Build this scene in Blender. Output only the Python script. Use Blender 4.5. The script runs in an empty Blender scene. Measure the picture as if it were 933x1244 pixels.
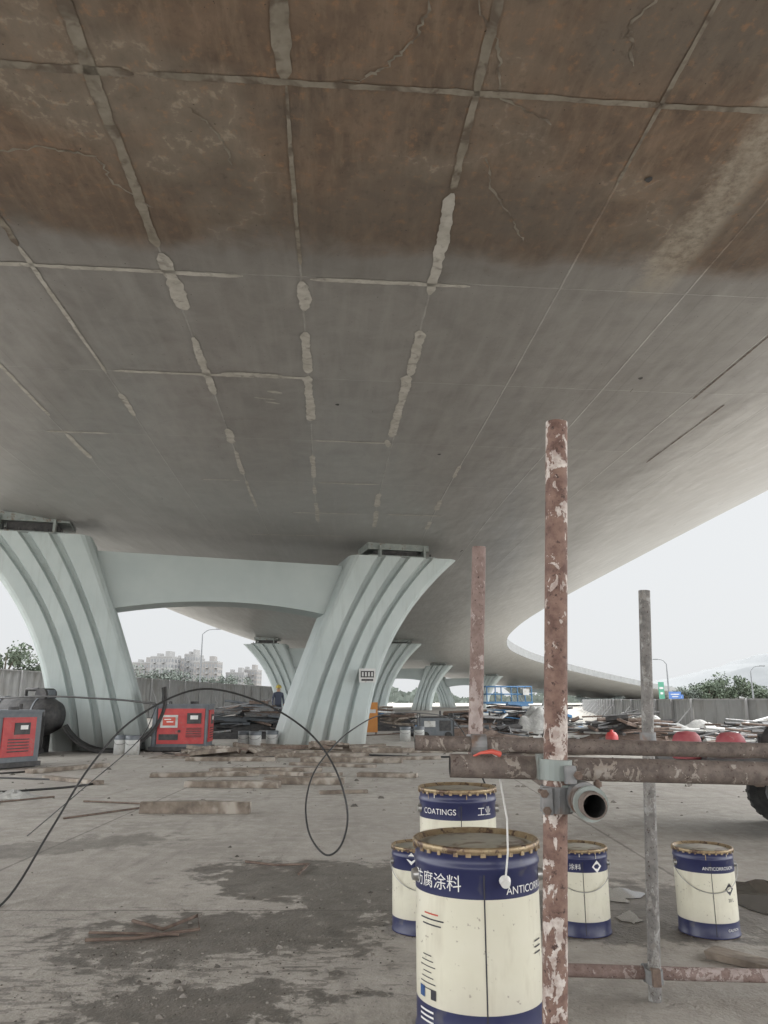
import bpy, bmesh, math, random
import numpy as np
from mathutils import Vector, Matrix
random.seed(7)
R=math.radians
scn=bpy.context.scene
col=scn.collection

# ---------------------------------------------------------------- materials
def nodes_of(name):
    m=bpy.data.materials.new(name); m.use_nodes=True
    nt=m.node_tree; nt.nodes.clear()
    out=nt.nodes.new('ShaderNodeOutputMaterial'); b=nt.nodes.new('ShaderNodeBsdfPrincipled')
    nt.links.new(b.outputs[0],out.inputs[0])
    return m,nt,b
def L(nt,a,b): nt.links.new(a,b)
def math_(nt,op,a,b=None,c=None,clamp=False):
    n=nt.nodes.new('ShaderNodeMath'); n.operation=op; n.use_clamp=clamp
    for i,x in enumerate((a,b,c)):
        if x is None: continue
        if isinstance(x,(int,float)): n.inputs[i].default_value=x
        else: nt.links.new(x,n.inputs[i])
    return n.outputs[0]
def mixc(nt,f,a,b,blend='MIX'):
    n=nt.nodes.new('ShaderNodeMix'); n.data_type='RGBA'; n.blend_type=blend
    for i,x in ((0,f),(6,a),(7,b)):
        if isinstance(x,(int,float)): n.inputs[i].default_value=x
        elif isinstance(x,(tuple,list)): n.inputs[i].default_value=(*x[:3],1)
        else: nt.links.new(x,n.inputs[i])
    return n.outputs[2]
def noise(nt,vec,scale,detail=3,rough=.55,dist=0):
    n=nt.nodes.new('ShaderNodeTexNoise'); n.inputs['Scale'].default_value=scale
    n.inputs['Detail'].default_value=detail; n.inputs['Roughness'].default_value=rough
    n.inputs['Distortion'].default_value=dist
    if vec is not None: nt.links.new(vec,n.inputs['Vector'])
    return n.outputs['Fac']
def mapr(nt,x,a,b,c=0.,d=1.,smooth=False):
    n=nt.nodes.new('ShaderNodeMapRange'); n.clamp=True
    if smooth: n.interpolation_type='SMOOTHSTEP'
    nt.links.new(x,n.inputs[0])
    for i,v in enumerate((a,b,c,d)): n.inputs[i+1].default_value=v
    return n.outputs[0]
def mapping(nt,vec,scale=(1,1,1),loc=(0,0,0),rot=(0,0,0)):
    n=nt.nodes.new('ShaderNodeMapping'); n.inputs['Scale'].default_value=scale
    n.inputs['Location'].default_value=loc; n.inputs['Rotation'].default_value=rot
    nt.links.new(vec,n.inputs[0]); return n.outputs[0]
def bump(nt,b,h,strength=.3,dist=.01):
    n=nt.nodes.new('ShaderNodeBump'); n.inputs['Strength'].default_value=strength
    n.inputs['Distance'].default_value=dist
    nt.links.new(h,n.inputs['Height']); nt.links.new(n.outputs[0],b.inputs['Normal'])
def objco(nt):
    return nt.nodes.new('ShaderNodeTexCoord').outputs['Object']

def mottled(name,c1,c2,scale=6,rough=.6,metal=0,bs=.15,c3=None,t3=(.6,.64),s3=12,spec=None,bd=.01):
    m,nt,b=nodes_of(name); o=objco(nt)
    n1=noise(nt,o,scale,3,.6)
    c=mixc(nt,mapr(nt,n1,.35,.65),c1,c2)
    if c3 is not None:
        n2=noise(nt,o,s3,3,.6,.3)
        c=mixc(nt,mapr(nt,n2,*t3),c,c3)
    L(nt,c,b.inputs['Base Color'])
    b.inputs['Metallic'].default_value=metal
    b.inputs['Roughness'].default_value=rough
    if bs>=.1: bump(nt,b,noise(nt,o,scale*5,2,.6),bs,bd)
    return m

M={}
def pier_mat():
    m,nt,b=nodes_of('pier_paint'); o=objco(nt)
    n1=noise(nt,o,1.1,3,.6); n2=noise(nt,mapping(nt,o,(5,5,.35)),1.6,4,.65); 
    c=mixc(nt,mapr(nt,n1,.35,.65),(.40,.455,.45),(.45,.505,.495))
    c=mixc(nt,mapr(nt,n2,.52,.75,0,.5),c,(.31,.34,.325))
    sp=nt.nodes.new('ShaderNodeSeparateXYZ'); L(nt,o,sp.inputs[0])
    base=mapr(nt,math_(nt,'ADD',sp.outputs[2],math_(nt,'MULTIPLY',n2,.8)),.5,1.3,.6,0)
    c=mixc(nt,base,c,(.27,.265,.24))
    L(nt,c,b.inputs['Base Color']); b.inputs['Roughness'].default_value=.5
    return m
M['pier']=pier_mat()
M['beam']=mottled('crossbeam_paint',(.37,.42,.415),(.41,.46,.45),1.0,.5,0,.05)
M['bear']=mottled('bearing_steel',(.22,.25,.24),(.30,.33,.31),6,.55,.2,.1,c3=(.16,.11,.08),t3=(.58,.7),s3=7)
M['dark']=mottled('dark_metal',(.035,.035,.037),(.075,.072,.07),9,.6,.1,.1)
M['rubber']=mottled('rubber',(.018,.018,.018),(.045,.043,.041),12,.8,0,.2)
M['cable']=mottled('cable_black',(.015,.015,.015),(.025,.025,.025),20,.5,0,0)
M['red']=mottled('red_paint',(.38,.035,.04),(.48,.06,.055),5,.45,0,.05,c3=(.33,.10,.09),t3=(.58,.75),s3=9)
M['grey']=mottled('grey_enamel',(.10,.115,.13),(.15,.165,.18),5,.5,.0,.05)
M['white']=mottled('white_paint',(.48,.49,.48),(.58,.58,.56),4,.5,0,.05,c3=(.34,.32,.28),t3=(.56,.7),s3=6)
M['wood']=mottled('weathered_wood',(.13,.105,.085),(.25,.21,.17),8,.85,0,.5,c3=(.38,.345,.30),t3=(.52,.68),s3=4)
M['orange']=mottled('orange_paint',(.55,.24,.06),(.5,.2,.05),5,.55,0,.05)
M['blue']=mottled('blue_paint',(.03,.12,.26),(.05,.16,.31),5,.45,0,.05)
M['tarp']=mottled('white_tarp',(.28,.28,.27),(.43,.43,.41),3,.7,0,.4,bd=.05)
M['rebar']=mottled('rusty_rebar',(.12,.085,.07),(.20,.15,.12),20,.8,.1,.3)
M['galv']=mottled('galvanised_tube',(.17,.175,.18),(.27,.27,.27),15,.55,.3,.1,c3=(.2,.14,.11),t3=(.56,.68),s3=12)
M['lid']=mottled('lid_metal',(.40,.32,.2),(.28,.2,.12),40,.45,.5,.1,c3=(.12,.08,.06),t3=(.54,.62),s3=35)
M['navy']=mottled('navy_print',(.018,.022,.075),(.028,.033,.095),8,.34,0,.02,c3=(.08,.08,.10),t3=(.6,.75),s3=14)
def cream_mat():
    m,nt,b=nodes_of('cream_enamel'); o=objco(nt)
    n1=noise(nt,mapping(nt,o,(1,1,.25)),14,4,.65,.3); n2=noise(nt,o,5,4,.6); n3=noise(nt,o,60,2,.6)
    c=mixc(nt,mapr(nt,n2,.35,.65),(.66,.64,.52),(.71,.69,.58))
    c=mixc(nt,mapr(nt,n1,.56,.76,0,.5),c,(.44,.40,.32))
    c=mixc(nt,mapr(nt,n3,.68,.73,0,.7),c,(.26,.22,.18))
    sp=nt.nodes.new('ShaderNodeSeparateXYZ'); L(nt,o,sp.inputs[0])
    c=mixc(nt,mapr(nt,math_(nt,'ADD',sp.outputs[2],math_(nt,'MULTIPLY',n1,.12)),.12,.20,.4,0),c,(.45,.42,.36))
    L(nt,c,b.inputs['Base Color']); b.inputs['Roughness'].default_value=.33; bump(nt,b,n2,.12,.01); return m
M['cream']=cream_mat()
M['ink']=mottled('ink',(.03,.03,.04),(.04,.04,.05),8,.4,0,0)
M['whiteink']=mottled('white_ink',(.7,.7,.68),(.76,.76,.74),8,.4,0,0)
M['redink']=mottled('red_ink',(.5,.06,.04),(.5,.08,.05),8,.4,0,0)
M['teal']=mottled('teal_label',(.02,.35,.36),(.03,.3,.33),8,.4,0,0)
M['steelwire']=mottled('steel_wire',(.35,.35,.34),(.45,.44,.42),30,.35,.8,0)
M['putty']=mottled('putty_filler',(.42,.40,.355),(.54,.52,.475),6,.75,0,.0,c3=(.32,.30,.27),t3=(.54,.7),s3=9)
M['putty2']=mottled('old_sealer',(.22,.195,.155),(.31,.28,.23),6,.8,0,.0,c3=(.14,.11,.085),t3=(.48,.62),s3=5)
M['glass']=mottled('window_glass',(.08,.085,.09),(.10,.105,.11),.3,.5,0,0)
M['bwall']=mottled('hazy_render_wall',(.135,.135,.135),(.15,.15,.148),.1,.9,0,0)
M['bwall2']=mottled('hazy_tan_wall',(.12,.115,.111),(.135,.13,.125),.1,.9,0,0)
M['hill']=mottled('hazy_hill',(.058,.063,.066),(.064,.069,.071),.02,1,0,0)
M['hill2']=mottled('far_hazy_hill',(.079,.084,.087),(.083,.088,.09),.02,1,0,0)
M['bark']=mottled('bark',(.05,.04,.03),(.08,.065,.05),5,.9,0,.3)
M['leafA']=mottled('foliage',(.024,.036,.022),(.05,.066,.04),1.2,.85,0,0)
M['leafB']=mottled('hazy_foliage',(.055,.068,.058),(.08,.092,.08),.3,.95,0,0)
M['sign']=mottled('sign_blue',(.02,.07,.2),(.03,.08,.22),3,.5,0,0)
M['green']=mottled('sign_green',(.02,.12,.08),(.03,.14,.09),3,.5,0,0)
M['lampgrey']=mottled('lamp_grey',(.07,.075,.08),(.09,.095,.10),3,.6,0,0)
M['pink']=mottled('faded_red_plastic',(.30,.06,.075),(.38,.12,.125),7,.6,0,.05,c3=(.42,.3,.29),t3=(.6,.7),s3=9)
M['redtag']=mottled('red_tag',(.6,.1,.07),(.55,.12,.1),8,.5,0,0)
M['navylid']=mottled('lid_enamel',(.25,.24,.2),(.40,.38,.31),10,.4,.1,.05,c3=(.14,.1,.07),t3=(.55,.65),s3=14)
M['cr1']=mottled('concrete_crumb',(.17,.155,.14),(.30,.28,.25),30,.9,0,0)
M['cr2']=mottled('dark_crumb',(.07,.063,.055),(.13,.12,.105),30,.9,0,0)
M['helmet']=mottled('yellow_helmet',(.45,.36,.08),(.5,.4,.1),5,.4,0,0)
M['skin']=mottled('skin',(.42,.27,.19),(.45,.3,.21),5,.6,0,0)
M['fence']=mottled('hoarding_panels',(.24,.245,.245),(.29,.295,.29),1.2,.6,0,0,c3=(.20,.195,.185),t3=(.5,.7),s3=.6)
M['fencepost']=mottled('fence_frame',(.27,.27,.27),(.31,.31,.31),3,.6,0,0)

def rust_pole(name,white,thr,base1=(.13,.06,.04),base2=(.24,.13,.09),flake=(.5,.42,.38)):
    m,nt,b=nodes_of(name); o=objco(nt)
    n1=noise(nt,o,30,5,.7); n2=noise(nt,mapping(nt,o,(1,1,.6)),34,5,.65,.5); n3=noise(nt,o,90,3,.6)
    n4=noise(nt,o,2.3,2,.5)
    c=mixc(nt,mapr(nt,n1,.35,.62),base1,base2)
    c=mixc(nt,mapr(nt,n3,.6,.7),c,(.06,.035,.03))
    k=math_(nt,'ADD',n2,math_(nt,'MULTIPLY',math_(nt,'SUBTRACT',n4,.5),.55))
    msk=mapr(nt,k,thr,thr+.02)
    c=mixc(nt,msk,c,mixc(nt,mapr(nt,n1,.4,.6),flake,white))
    L(nt,c,b.inputs['Base Color']); b.inputs['Roughness'].default_value=.8
    h=math_(nt,'ADD',math_(nt,'MULTIPLY',n1,.6),math_(nt,'MULTIPLY',msk,.6))
    bump(nt,b,h,.7,.002)
    return m
M['pole']=rust_pole('rusty_flaking_tube',(.60,.55,.51),.525,(.12,.068,.055),(.235,.15,.12),(.36,.29,.26))
M['pole2']=rust_pole('rusty_brown_tube',(.34,.31,.28),.61,(.10,.08,.07),(.19,.155,.135),(.27,.23,.195))
M['pole3']=rust_pole('dirty_grey_tube',(.33,.33,.32),.5,(.13,.125,.12),(.22,.21,.20),(.20,.185,.17))
M['pole4']=rust_pole('pink_rust_tube',(.40,.34,.32),.54,(.17,.115,.10),(.25,.185,.165),(.32,.26,.24))

# ---- soffit paint (UV in metres: u along bridge, v across)
def soffit_mat():
    m,nt,b=nodes_of('girder_soffit_paint')
    uv=nt.nodes.new('ShaderNodeUVMap'); uv.uv_map='UVMap'; V=uv.outputs[0]
    sp=nt.nodes.new('ShaderNodeSeparateXYZ'); L(nt,V,sp.inputs[0]); s,t=sp.outputs[0],sp.outputs[1]
    nbig=noise(nt,V,.6,3,.5); nmid=noise(nt,V,2.2,5,.65,.5); nfin=noise(nt,V,10,5,.7); nsp=noise(nt,V,26,2,.6)
    sb=math_(nt,'ADD',s,math_(nt,'MULTIPLY',math_(nt,'SUBTRACT',nbig,.5),1.3))
    sb=math_(nt,'ADD',sb,math_(nt,'MULTIPLY',math_(nt,'SUBTRACT',nmid,.5),.35))
    g=mapr(nt,sb,6.15,6.6,0,1,True)
    br=mixc(nt,mapr(nt,nmid,.32,.68),(.125,.087,.061),(.235,.165,.115))
    stre=noise(nt,mapping(nt,V,(1.2,6,1)),1.6,5,.7,.2)
    br=mixc(nt,mapr(nt,stre,.46,.70,0,.65),br,(.30,.22,.155))
    br=mixc(nt,mapr(nt,nbig,.44,.62,0,.65),br,(.175,.15,.122))
    br=mixc(nt,mapr(nt,nfin,.55,.68,0,.75),br,(.33,.19,.105))
    br=mixc(nt,mapr(nt,nfin,.28,.44,.55,0),br,(.07,.054,.042))
    fr=math_(nt,'MULTIPLY',mapr(nt,sb,5.2,6.1),mapr(nt,sb,6.2,7.1,1,0))
    vo=nt.nodes.new('ShaderNodeTexVoronoi'); vo.feature='DISTANCE_TO_EDGE'; vo.inputs['Scale'].default_value=.45
    wn=nt.nodes.new('ShaderNodeTexNoise'); wn.inputs['Scale'].default_value=2.0; wn.inputs['Detail'].default_value=5
    L(nt,V,wn.inputs['Vector'])
    va=nt.nodes.new('ShaderNodeVectorMath'); va.operation='MULTIPLY_ADD'
    L(nt,wn.outputs['Color'],va.inputs[0]); va.inputs[1].default_value=(1.0,1.0,1.0); L(nt,V,va.inputs[2])
    L(nt,va.outputs[0],vo.inputs['Vector'])
    vd=vo.outputs['Distance']
    vein=math_(nt,'MULTIPLY',mapr(nt,vd,.0,.016,1,0),mapr(nt,nfin,.40,.56))
    halo=mapr(nt,vd,0,.09,.3,0)
    vein=math_(nt,'MULTIPLY',math_(nt,'MAXIMUM',math_(nt,'MULTIPLY',vein,.85),halo),mapr(nt,nbig,.44,.56))
    br=mixc(nt,vein,br,(.40,.34,.265))
    gs=noise(nt,mapping(nt,V,(.5,5,1)),1.2,4,.6)
    gr=mixc(nt,mapr(nt,nmid,.33,.67),(.235,.223,.208),(.30,.288,.27))
    gr=mixc(nt,mapr(nt,gs,.45,.72,0,.65),gr,(.35,.338,.318))
    gr=mixc(nt,mapr(nt,nfin,.60,.74,0,.4),gr,(.18,.163,.145))
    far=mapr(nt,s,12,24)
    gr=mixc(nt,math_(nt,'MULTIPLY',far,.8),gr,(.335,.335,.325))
    c=mixc(nt,g,br,gr)
    c=mixc(nt,math_(nt,'MULTIPLY',fr,.38),c,(.105,.083,.065))
    def cell(x,off,per): return math_(nt,'FLOOR',math_(nt,'DIVIDE',math_(nt,'SUBTRACT',x,off),per))
    cv=nt.nodes.new('ShaderNodeCombineXYZ'); L(nt,cell(t,.03,1.32),cv.inputs[0]); L(nt,cell(s,4.42,2.5),cv.inputs[1])
    wnz=nt.nodes.new('ShaderNodeTexWhiteNoise'); wnz.noise_dimensions='2D'; L(nt,cv.outputs[0],wnz.inputs[0])
    c=mixc(nt,mapr(nt,wnz.outputs['Value'],0,1,0,.16),c,(.10,.09,.08))
    def seam(x,off,per,w):
        f=math_(nt,'DIVIDE',math_(nt,'SUBTRACT',x,off),per)
        f=math_(nt,'ABSOLUTE',math_(nt,'SUBTRACT',math_(nt,'FRACT',math_(nt,'ADD',f,.5)),.5))
        d=math_(nt,'MULTIPLY',f,per)
        return mapr(nt,d,w*.45,w,1,0)
    wob=math_(nt,'MULTIPLY',math_(nt,'SUBTRACT',nfin,.5),.02)
    l1=seam(math_(nt,'ADD',t,wob),.03,1.32,.013); l2=seam(math_(nt,'ADD',s,wob),4.42,2.5,.011)
    l3=math_(nt,'MULTIPLY',seam(t,.25,.44,.010),mapr(nt,math_(nt,'ABSOLUTE',t),3.2,3.4))
    ln=math_(nt,'MAXIMUM',l1,l2)
    amt=math_(nt,'MULTIPLY',mapr(nt,nmid,.38,.58,.0,.7),mapr(nt,s,8,20,1,.35))
    c=mixc(nt,math_(nt,'MULTIPLY',ln,amt),c,mixc(nt,g,(.32,.26,.20),(.39,.38,.355)))
    c=mixc(nt,math_(nt,'MULTIPLY',l3,.3),c,(.16,.15,.14))
    pr=math_(nt,'MULTIPLY',mapr(nt,math_(nt,'ADD',t,math_(nt,'MULTIPLY',nmid,.5)),3.6,3.72),mapr(nt,math_(nt,'ADD',t,math_(nt,'MULTIPLY',nfin,.2)),3.85,3.95,1,0))
    pr=math_(nt,'MULTIPLY',pr,mapr(nt,s,6.6,7.2,1,0))
    c=mixc(nt,math_(nt,'MULTIPLY',pr,mapr(nt,nfin,.4,.6,.3,.85)),c,(.38,.335,.27))
    c=mixc(nt,mapr(nt,nsp,.72,.75),c,(.05,.042,.035))
    L(nt,c,b.inputs['Base Color'])
    r=math_(nt,'ADD',mapr(nt,g,0,1,.75,.34),math_(nt,'MULTIPLY',math_(nt,'SUBTRACT',gs,.5),.3)); L(nt,r,b.inputs['Roughness'])
    wav=noise(nt,mapping(nt,V,(.35,.9,1)),1.0,3,.5)
    h=math_(nt,'ADD',math_(nt,'MULTIPLY',wav,.08),math_(nt,'MULTIPLY',nfin,.003))
    h=math_(nt,'ADD',h,math_(nt,'MULTIPLY',ln,.003))
    bp=nt.nodes.new('ShaderNodeBump'); bp.inputs['Strength'].default_value=.7; bp.inputs['Distance'].default_value=1.0
    L(nt,h,bp.inputs['Height']); L(nt,bp.outputs[0],b.inputs['Normal'])
    return m
M['soffit']=soffit_mat()
M['fascia']=mottled('fascia_paint',(.11,.115,.115),(.14,.145,.143),.8,.7,0,.1,c3=(.08,.08,.077),t3=(.52,.72),s3=1.6)
M['asph']=mottled('deck_top',(.06,.06,.06),(.08,.08,.08),2,.9,0,0)

# ---- ground
def ground_mat():
    m,nt,b=nodes_of('site_concrete'); o=objco(nt)
    sp=nt.nodes.new('ShaderNodeSeparateXYZ'); L(nt,o,sp.inputs[0])
    n0=noise(nt,o,.22,3,.55); n1=noise(nt,o,1.1,5,.65,.3); n2=noise(nt,o,7,6,.7); n3=noise(nt,o,48,4,.7)
    c=mixc(nt,mapr(nt,n1,.33,.67),(.30,.282,.252),(.41,.388,.35))
    c=mixc(nt,mapr(nt,n2,.48,.70,0,.8),c,(.50,.475,.435))
    c=mixc(nt,mapr(nt,n2,.25,.44,.7,0),c,(.20,.183,.162))
    c=mixc(nt,mapr(nt,n0,.42,.62,0,.5),c,(.27,.25,.225))
    c=mixc(nt,mapr(nt,n3,.60,.70,0,.65),c,(.15,.138,.123))
    c=mixc(nt,mapr(nt,n3,.28,.38,.5,0),c,(.54,.52,.48))
    st=noise(nt,mapping(nt,o,(3.0,.5,1),(0,0,0),(0,0,.7)),1.6,5,.65,.5)
    c=mixc(nt,mapr(nt,st,.54,.70,0,.5),c,(.22,.203,.18))
    def blob(cx,cy,rx,ry,rot=0):
        mp=nt.nodes.new('ShaderNodeMapping'); mp.vector_type='TEXTURE'
        mp.inputs['Location'].default_value=(cx,cy,0); mp.inputs['Rotation'].default_value=(0,0,rot)
        mp.inputs['Scale'].default_value=(rx,ry,50); L(nt,o,mp.inputs[0])
        ln=nt.nodes.new('ShaderNodeVectorMath'); ln.operation='LENGTH'; L(nt,mp.outputs[0],ln.inputs[0])
        return ln.outputs['Value']
    def mask(bl,amt,a,bb,amt2=1.5):
        x=math_(nt,'ADD',bl,math_(nt,'MULTIPLY',math_(nt,'SUBTRACT',n1,.5),amt))
        x=math_(nt,'ADD',x,math_(nt,'MULTIPLY',math_(nt,'SUBTRACT',n2,.5),amt2))
        return mapr(nt,x,a,bb,1,0,True)
    w1=mask(blob(-.35,5.3,1.05,.7,-.2),2.0,.8,.95)
    w2=mask(blob(-.65,4.2,1.05,.5,.3),2.6,.7,.85,2.4)
    w3=mask(blob(-.7,3.3,.8,.35,.2),2.6,.6,.75,3.2)
    w4=mask(blob(1.6,4.6,1.5,.7,0),1.6,.8,.95)
    w5=mask(blob(-2.6,6.5,1.6,.5,.5),2.0,.5,.8)
    spl=noise(nt,mapping(nt,o,(6.5,20,1),(0,0,0),(0,0,.35)),1.0,4,.65,.4)
    wr=mapr(nt,blob(-1.1,3.8,1.7,1.2,0),.5,1.15,.53,.72)
    w6=mapr(nt,math_(nt,'SUBTRACT',spl,wr),0,.02)
    wet=math_(nt,'MAXIMUM',w1,math_(nt,'MAXIMUM',w2,math_(nt,'MAXIMUM',w3,w4)))
    wet=math_(nt,'MAXIMUM',wet,math_(nt,'MULTIPLY',w5,.6)); wet=math_(nt,'MAXIMUM',wet,math_(nt,'MULTIPLY',w6,.75))
    dk=mixc(nt,mapr(nt,n2,.35,.65),(.10,.092,.081),(.175,.16,.14))
    dk=mixc(nt,mapr(nt,n3,.32,.40,.45,0),dk,(.28,.26,.235))
    c=mixc(nt,math_(nt,'MULTIPLY',wet,.85),c,dk)
    def joint(x,off,per):
        f=math_(nt,'DIVIDE',math_(nt,'SUBTRACT',x,off),per)
        f=math_(nt,'ABSOLUTE',math_(nt,'SUBTRACT',math_(nt,'FRACT',math_(nt,'ADD',f,.5)),.5))
        d=math_(nt,'ADD',math_(nt,'MULTIPLY',f,per),math_(nt,'MULTIPLY',math_(nt,'SUBTRACT',n2,.5),.03))
        return mapr(nt,d,.006,.016,1,0)
    j=math_(nt,'MAXIMUM',joint(sp.outputs[0],-2.6,4.5),joint(sp.outputs[1],9.6,5.0))
    c=mixc(nt,math_(nt,'MULTIPLY',j,.55),c,(.10,.09,.08))
    e=mapr(nt,math_(nt,'ADD',sp.outputs[1],math_(nt,'MULTIPLY',n0,8)),26,44)
    c=mixc(nt,math_(nt,'MULTIPLY',e,.85),c,(.15,.14,.12))
    L(nt,c,b.inputs['Base Color'])
    r=mapr(nt,wet,0,1,.88,.5); L(nt,r,b.inputs['Roughness'])
    bump(nt,b,math_(nt,'ADD',noise(nt,o,7,4,.7),math_(nt,'MULTIPLY',noise(nt,o,48,2,.7),.45)),.6,.022)
    return m
M['ground']=ground_mat()
def puddle_mat():
    m,nt,b=nodes_of('puddle_water'); o=objco(nt)
    b.inputs['Base Color'].default_value=(.12,.11,.095,1); b.inputs['Roughness'].default_value=.03
    b.inputs['IOR'].default_value=1.45
    return m
M['puddle']=puddle_mat()

# ---------------------------------------------------------------- mesh builder
class MB:
    def __init__(s): s.v=[];s.f=[];s.m=[];s.mats=[];s.sm=[]
    def mi(s,k):
        if k not in s.mats: s.mats.append(k)
        return s.mats.index(k)
    def add(s,vs,fs,k,smooth=False):
        o=len(s.v); s.v+= [tuple(x) for x in vs]; i=s.mi(k)
        for f in fs: s.f.append([o+a for a in f]); s.m.append(i); s.sm.append(smooth)
    def box(s,c,d,k,rz=0,rx=0,ry=0,taper=1):
        x,y,z=[a/2 for a in d]; M3=Matrix.Rotation(rz,3,'Z')@Matrix.Rotation(ry,3,'Y')@Matrix.Rotation(rx,3,'X')
        P=[(-x,-y,-z),(x,-y,-z),(x,y,-z),(-x,y,-z),(-x*taper,-y*taper,z),(x*taper,-y*taper,z),(x*taper,y*taper,z),(-x*taper,y*taper,z)]
        P=[M3@Vector(p)+Vector(c) for p in P]
        s.add(P,[(0,3,2,1),(4,5,6,7),(0,1,5,4),(1,2,6,5),(2,3,7,6),(3,0,4,7)],k)
    def tube(s,pts,r,k,seg=10,caps=True,hollow=0):
        pts=[Vector(p) for p in pts]; n=len(pts); rs=r if isinstance(r,(list,tuple)) else [r]*n
        V=[];up=Vector((0,0,1))
        T=(pts[1]-pts[0]).normalized()
        A=T.cross(up)
        if A.length<.1: A=T.cross(Vector((1,0,0)))
        A.normalize()
        for i,p in enumerate(pts):
            if i==0: t=pts[1]-pts[0]
            elif i==n-1: t=pts[-1]-pts[-2]
            else: t=pts[i+1]-pts[i-1]
            t.normalize(); A=(A-t*A.dot(t)).normalized(); B=t.cross(A)
            for j in range(seg):
                a=2*math.pi*j/seg; V.append(p+(A*math.cos(a)+B*math.sin(a))*rs[i])
        F=[]
        for i in range(n-1):
            for j in range(seg):
                F.append((i*seg+j,i*seg+(j+1)%seg,(i+1)*seg+(j+1)%seg,(i+1)*seg+j))
        s.add(V,F,k,True)
        if caps and not hollow:
            s.add(V[:seg],[tuple(range(seg))[::-1]],k); s.add(V[-seg:],[tuple(range(seg))],k)
        if hollow:
            for e,base in ((0,0),(1,(n-1)*seg)):
                c=pts[0] if e==0 else pts[-1]; t=(pts[1]-pts[0]).normalized() if e==0 else (pts[-2]-pts[-1]).normalized()
                O=V[base:base+seg]; I=[c+(q-c)*hollow for q in O]; D=[q+t*.14 for q in I]
                VV=O+I+D; FF=[];F2=[]
                for j in range(seg):
                    k2=(j+1)%seg; FF.append((j,k2,seg+k2,seg+j)); F2.append((seg+j,seg+k2,2*seg+k2,2*seg+j))
                F2.append(tuple(2*seg+j for j in range(seg)))
                s.add(VV,FF,k); s.add(VV,F2,'rubber')
    def ringband(s,c,ax,r0,r1,w,k,seg=20):
        c=Vector(c); ax=Vector(ax).normalized(); A=ax.cross(Vector((.3,.9,.2))).normalized(); B=ax.cross(A)
        V=[];P=[(r0,-w/2),(r1,-w/2),(r1,w/2),(r0,w/2)]
        for (rr,h) in P:
            for j in range(seg):
                a=2*math.pi*j/seg; V.append(c+ax*h+(A*math.cos(a)+B*math.sin(a))*rr)
        F=[]
        for i in range(4):
            i2=(i+1)%4
            for j in range(seg): F.append((i*seg+j,i*seg+(j+1)%seg,i2*seg+(j+1)%seg,i2*seg+j))
        s.add(V,F,k)
    def rev(s,prof,k,c=(0,0,0),seg=48):
        V=[]
        for p in prof:
            for j in range(seg):
                a=2*math.pi*j/seg; V.append((c[0]+p[0]*math.cos(a),c[1]+p[0]*math.sin(a),c[2]+p[1]))
        o=len(s.v); s.v+=V
        for i in range(len(prof)-1):
            kk=s.mi(prof[i][2] if len(prof[i])>2 else k)
            for j in range(seg):
                s.f.append([o+i*seg+j,o+i*seg+(j+1)%seg,o+(i+1)*seg+(j+1)%seg,o+(i+1)*seg+j]); s.m.append(kk); s.sm.append(True)
    def obj(s,name,bevel=0,loc=None,rz=0,parent=None):
        me=bpy.data.meshes.new(name); me.from_pydata(s.v,[],s.f)
        for k in s.mats: me.materials.append(M[k])
        me.polygons.foreach_set('material_index',s.m); me.polygons.foreach_set('use_smooth',s.sm)
        me.update(); o=bpy.data.objects.new(name,me); col.objects.link(o)
        if loc: o.location=loc
        o.rotation_euler[2]=rz
        if bevel:
            b=o.modifiers.new('bevel','BEVEL'); b.width=bevel; b.segments=2; b.limit_method='ANGLE'; b.angle_limit=R(50)
        if parent: o.parent=parent
        return o

# ---------------------------------------------------------------- bridge axis
CP=[(1.4,-24),(.9,-16),(.3,-8),(-.4,0),(-1.0,9),(-1.6,18),(-2.0,31),(-2.2,46),(-1.8,62),(-.3,78),(3.4,97),(11.0,120),(23,143),(38,165),(57,190),(85,225),(113,260),(141,295)]
dense=[]
for i in range(1,len(CP)-2):
    p0,p1,p2,p3=[np.array(CP[i+k],float) for k in(-1,0,1,2)]
    for q in np.linspace(0,1,40,endpoint=False):
        dense.append(.5*((2*p1)+(-p0+p2)*q+(2*p0-5*p1+4*p2-p3)*q*q+(-p0+3*p1-3*p2+p3)*q**3))
dense=np.array(dense); seg=np.r_[0,np.cumsum(np.linalg.norm(np.diff(dense,axis=0),axis=1))]
s0=np.interp(0,dense[:,1],seg); seg=seg-s0
def ctr(s):
    p=np.array([np.interp(s,seg,dense[:,0]),np.interp(s,seg,dense[:,1])])
    e=2.0
    q=np.array([np.interp(s+e,seg,dense[:,0]),np.interp(s+e,seg,dense[:,1])])-np.array([np.interp(s-e,seg,dense[:,0]),np.interp(s-e,seg,dense[:,1])])
    q/=np.linalg.norm(q); return p,q
HW=12.5
def drop(s):
    if s<105: return 0
    x=min(1,(s-105)/150); return -5.2*(x*x*(3-2*x))
def hz(t,s=0):
    a=abs(t); z=5.25-.012*t
    if a>5.5: z+=1.75*((a-5.5)/7)**1.7
    return z+drop(s)
def hp(s,t,dz=0):
    p,q=ctr(s); n=np.array([q[1],-q[0]])
    x=p+n*t; return (x[0],x[1],hz(t,s)+dz)
smax=seg[-1]-3; smin=seg[0]+2.5
SS=list(np.arange(smin,30,.8))+list(np.arange(30,120,2))+list(np.arange(120,smax,3))
TT=list(np.linspace(-HW,HW,61))
v=[];f=[];mi=[];sm=[]
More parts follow.
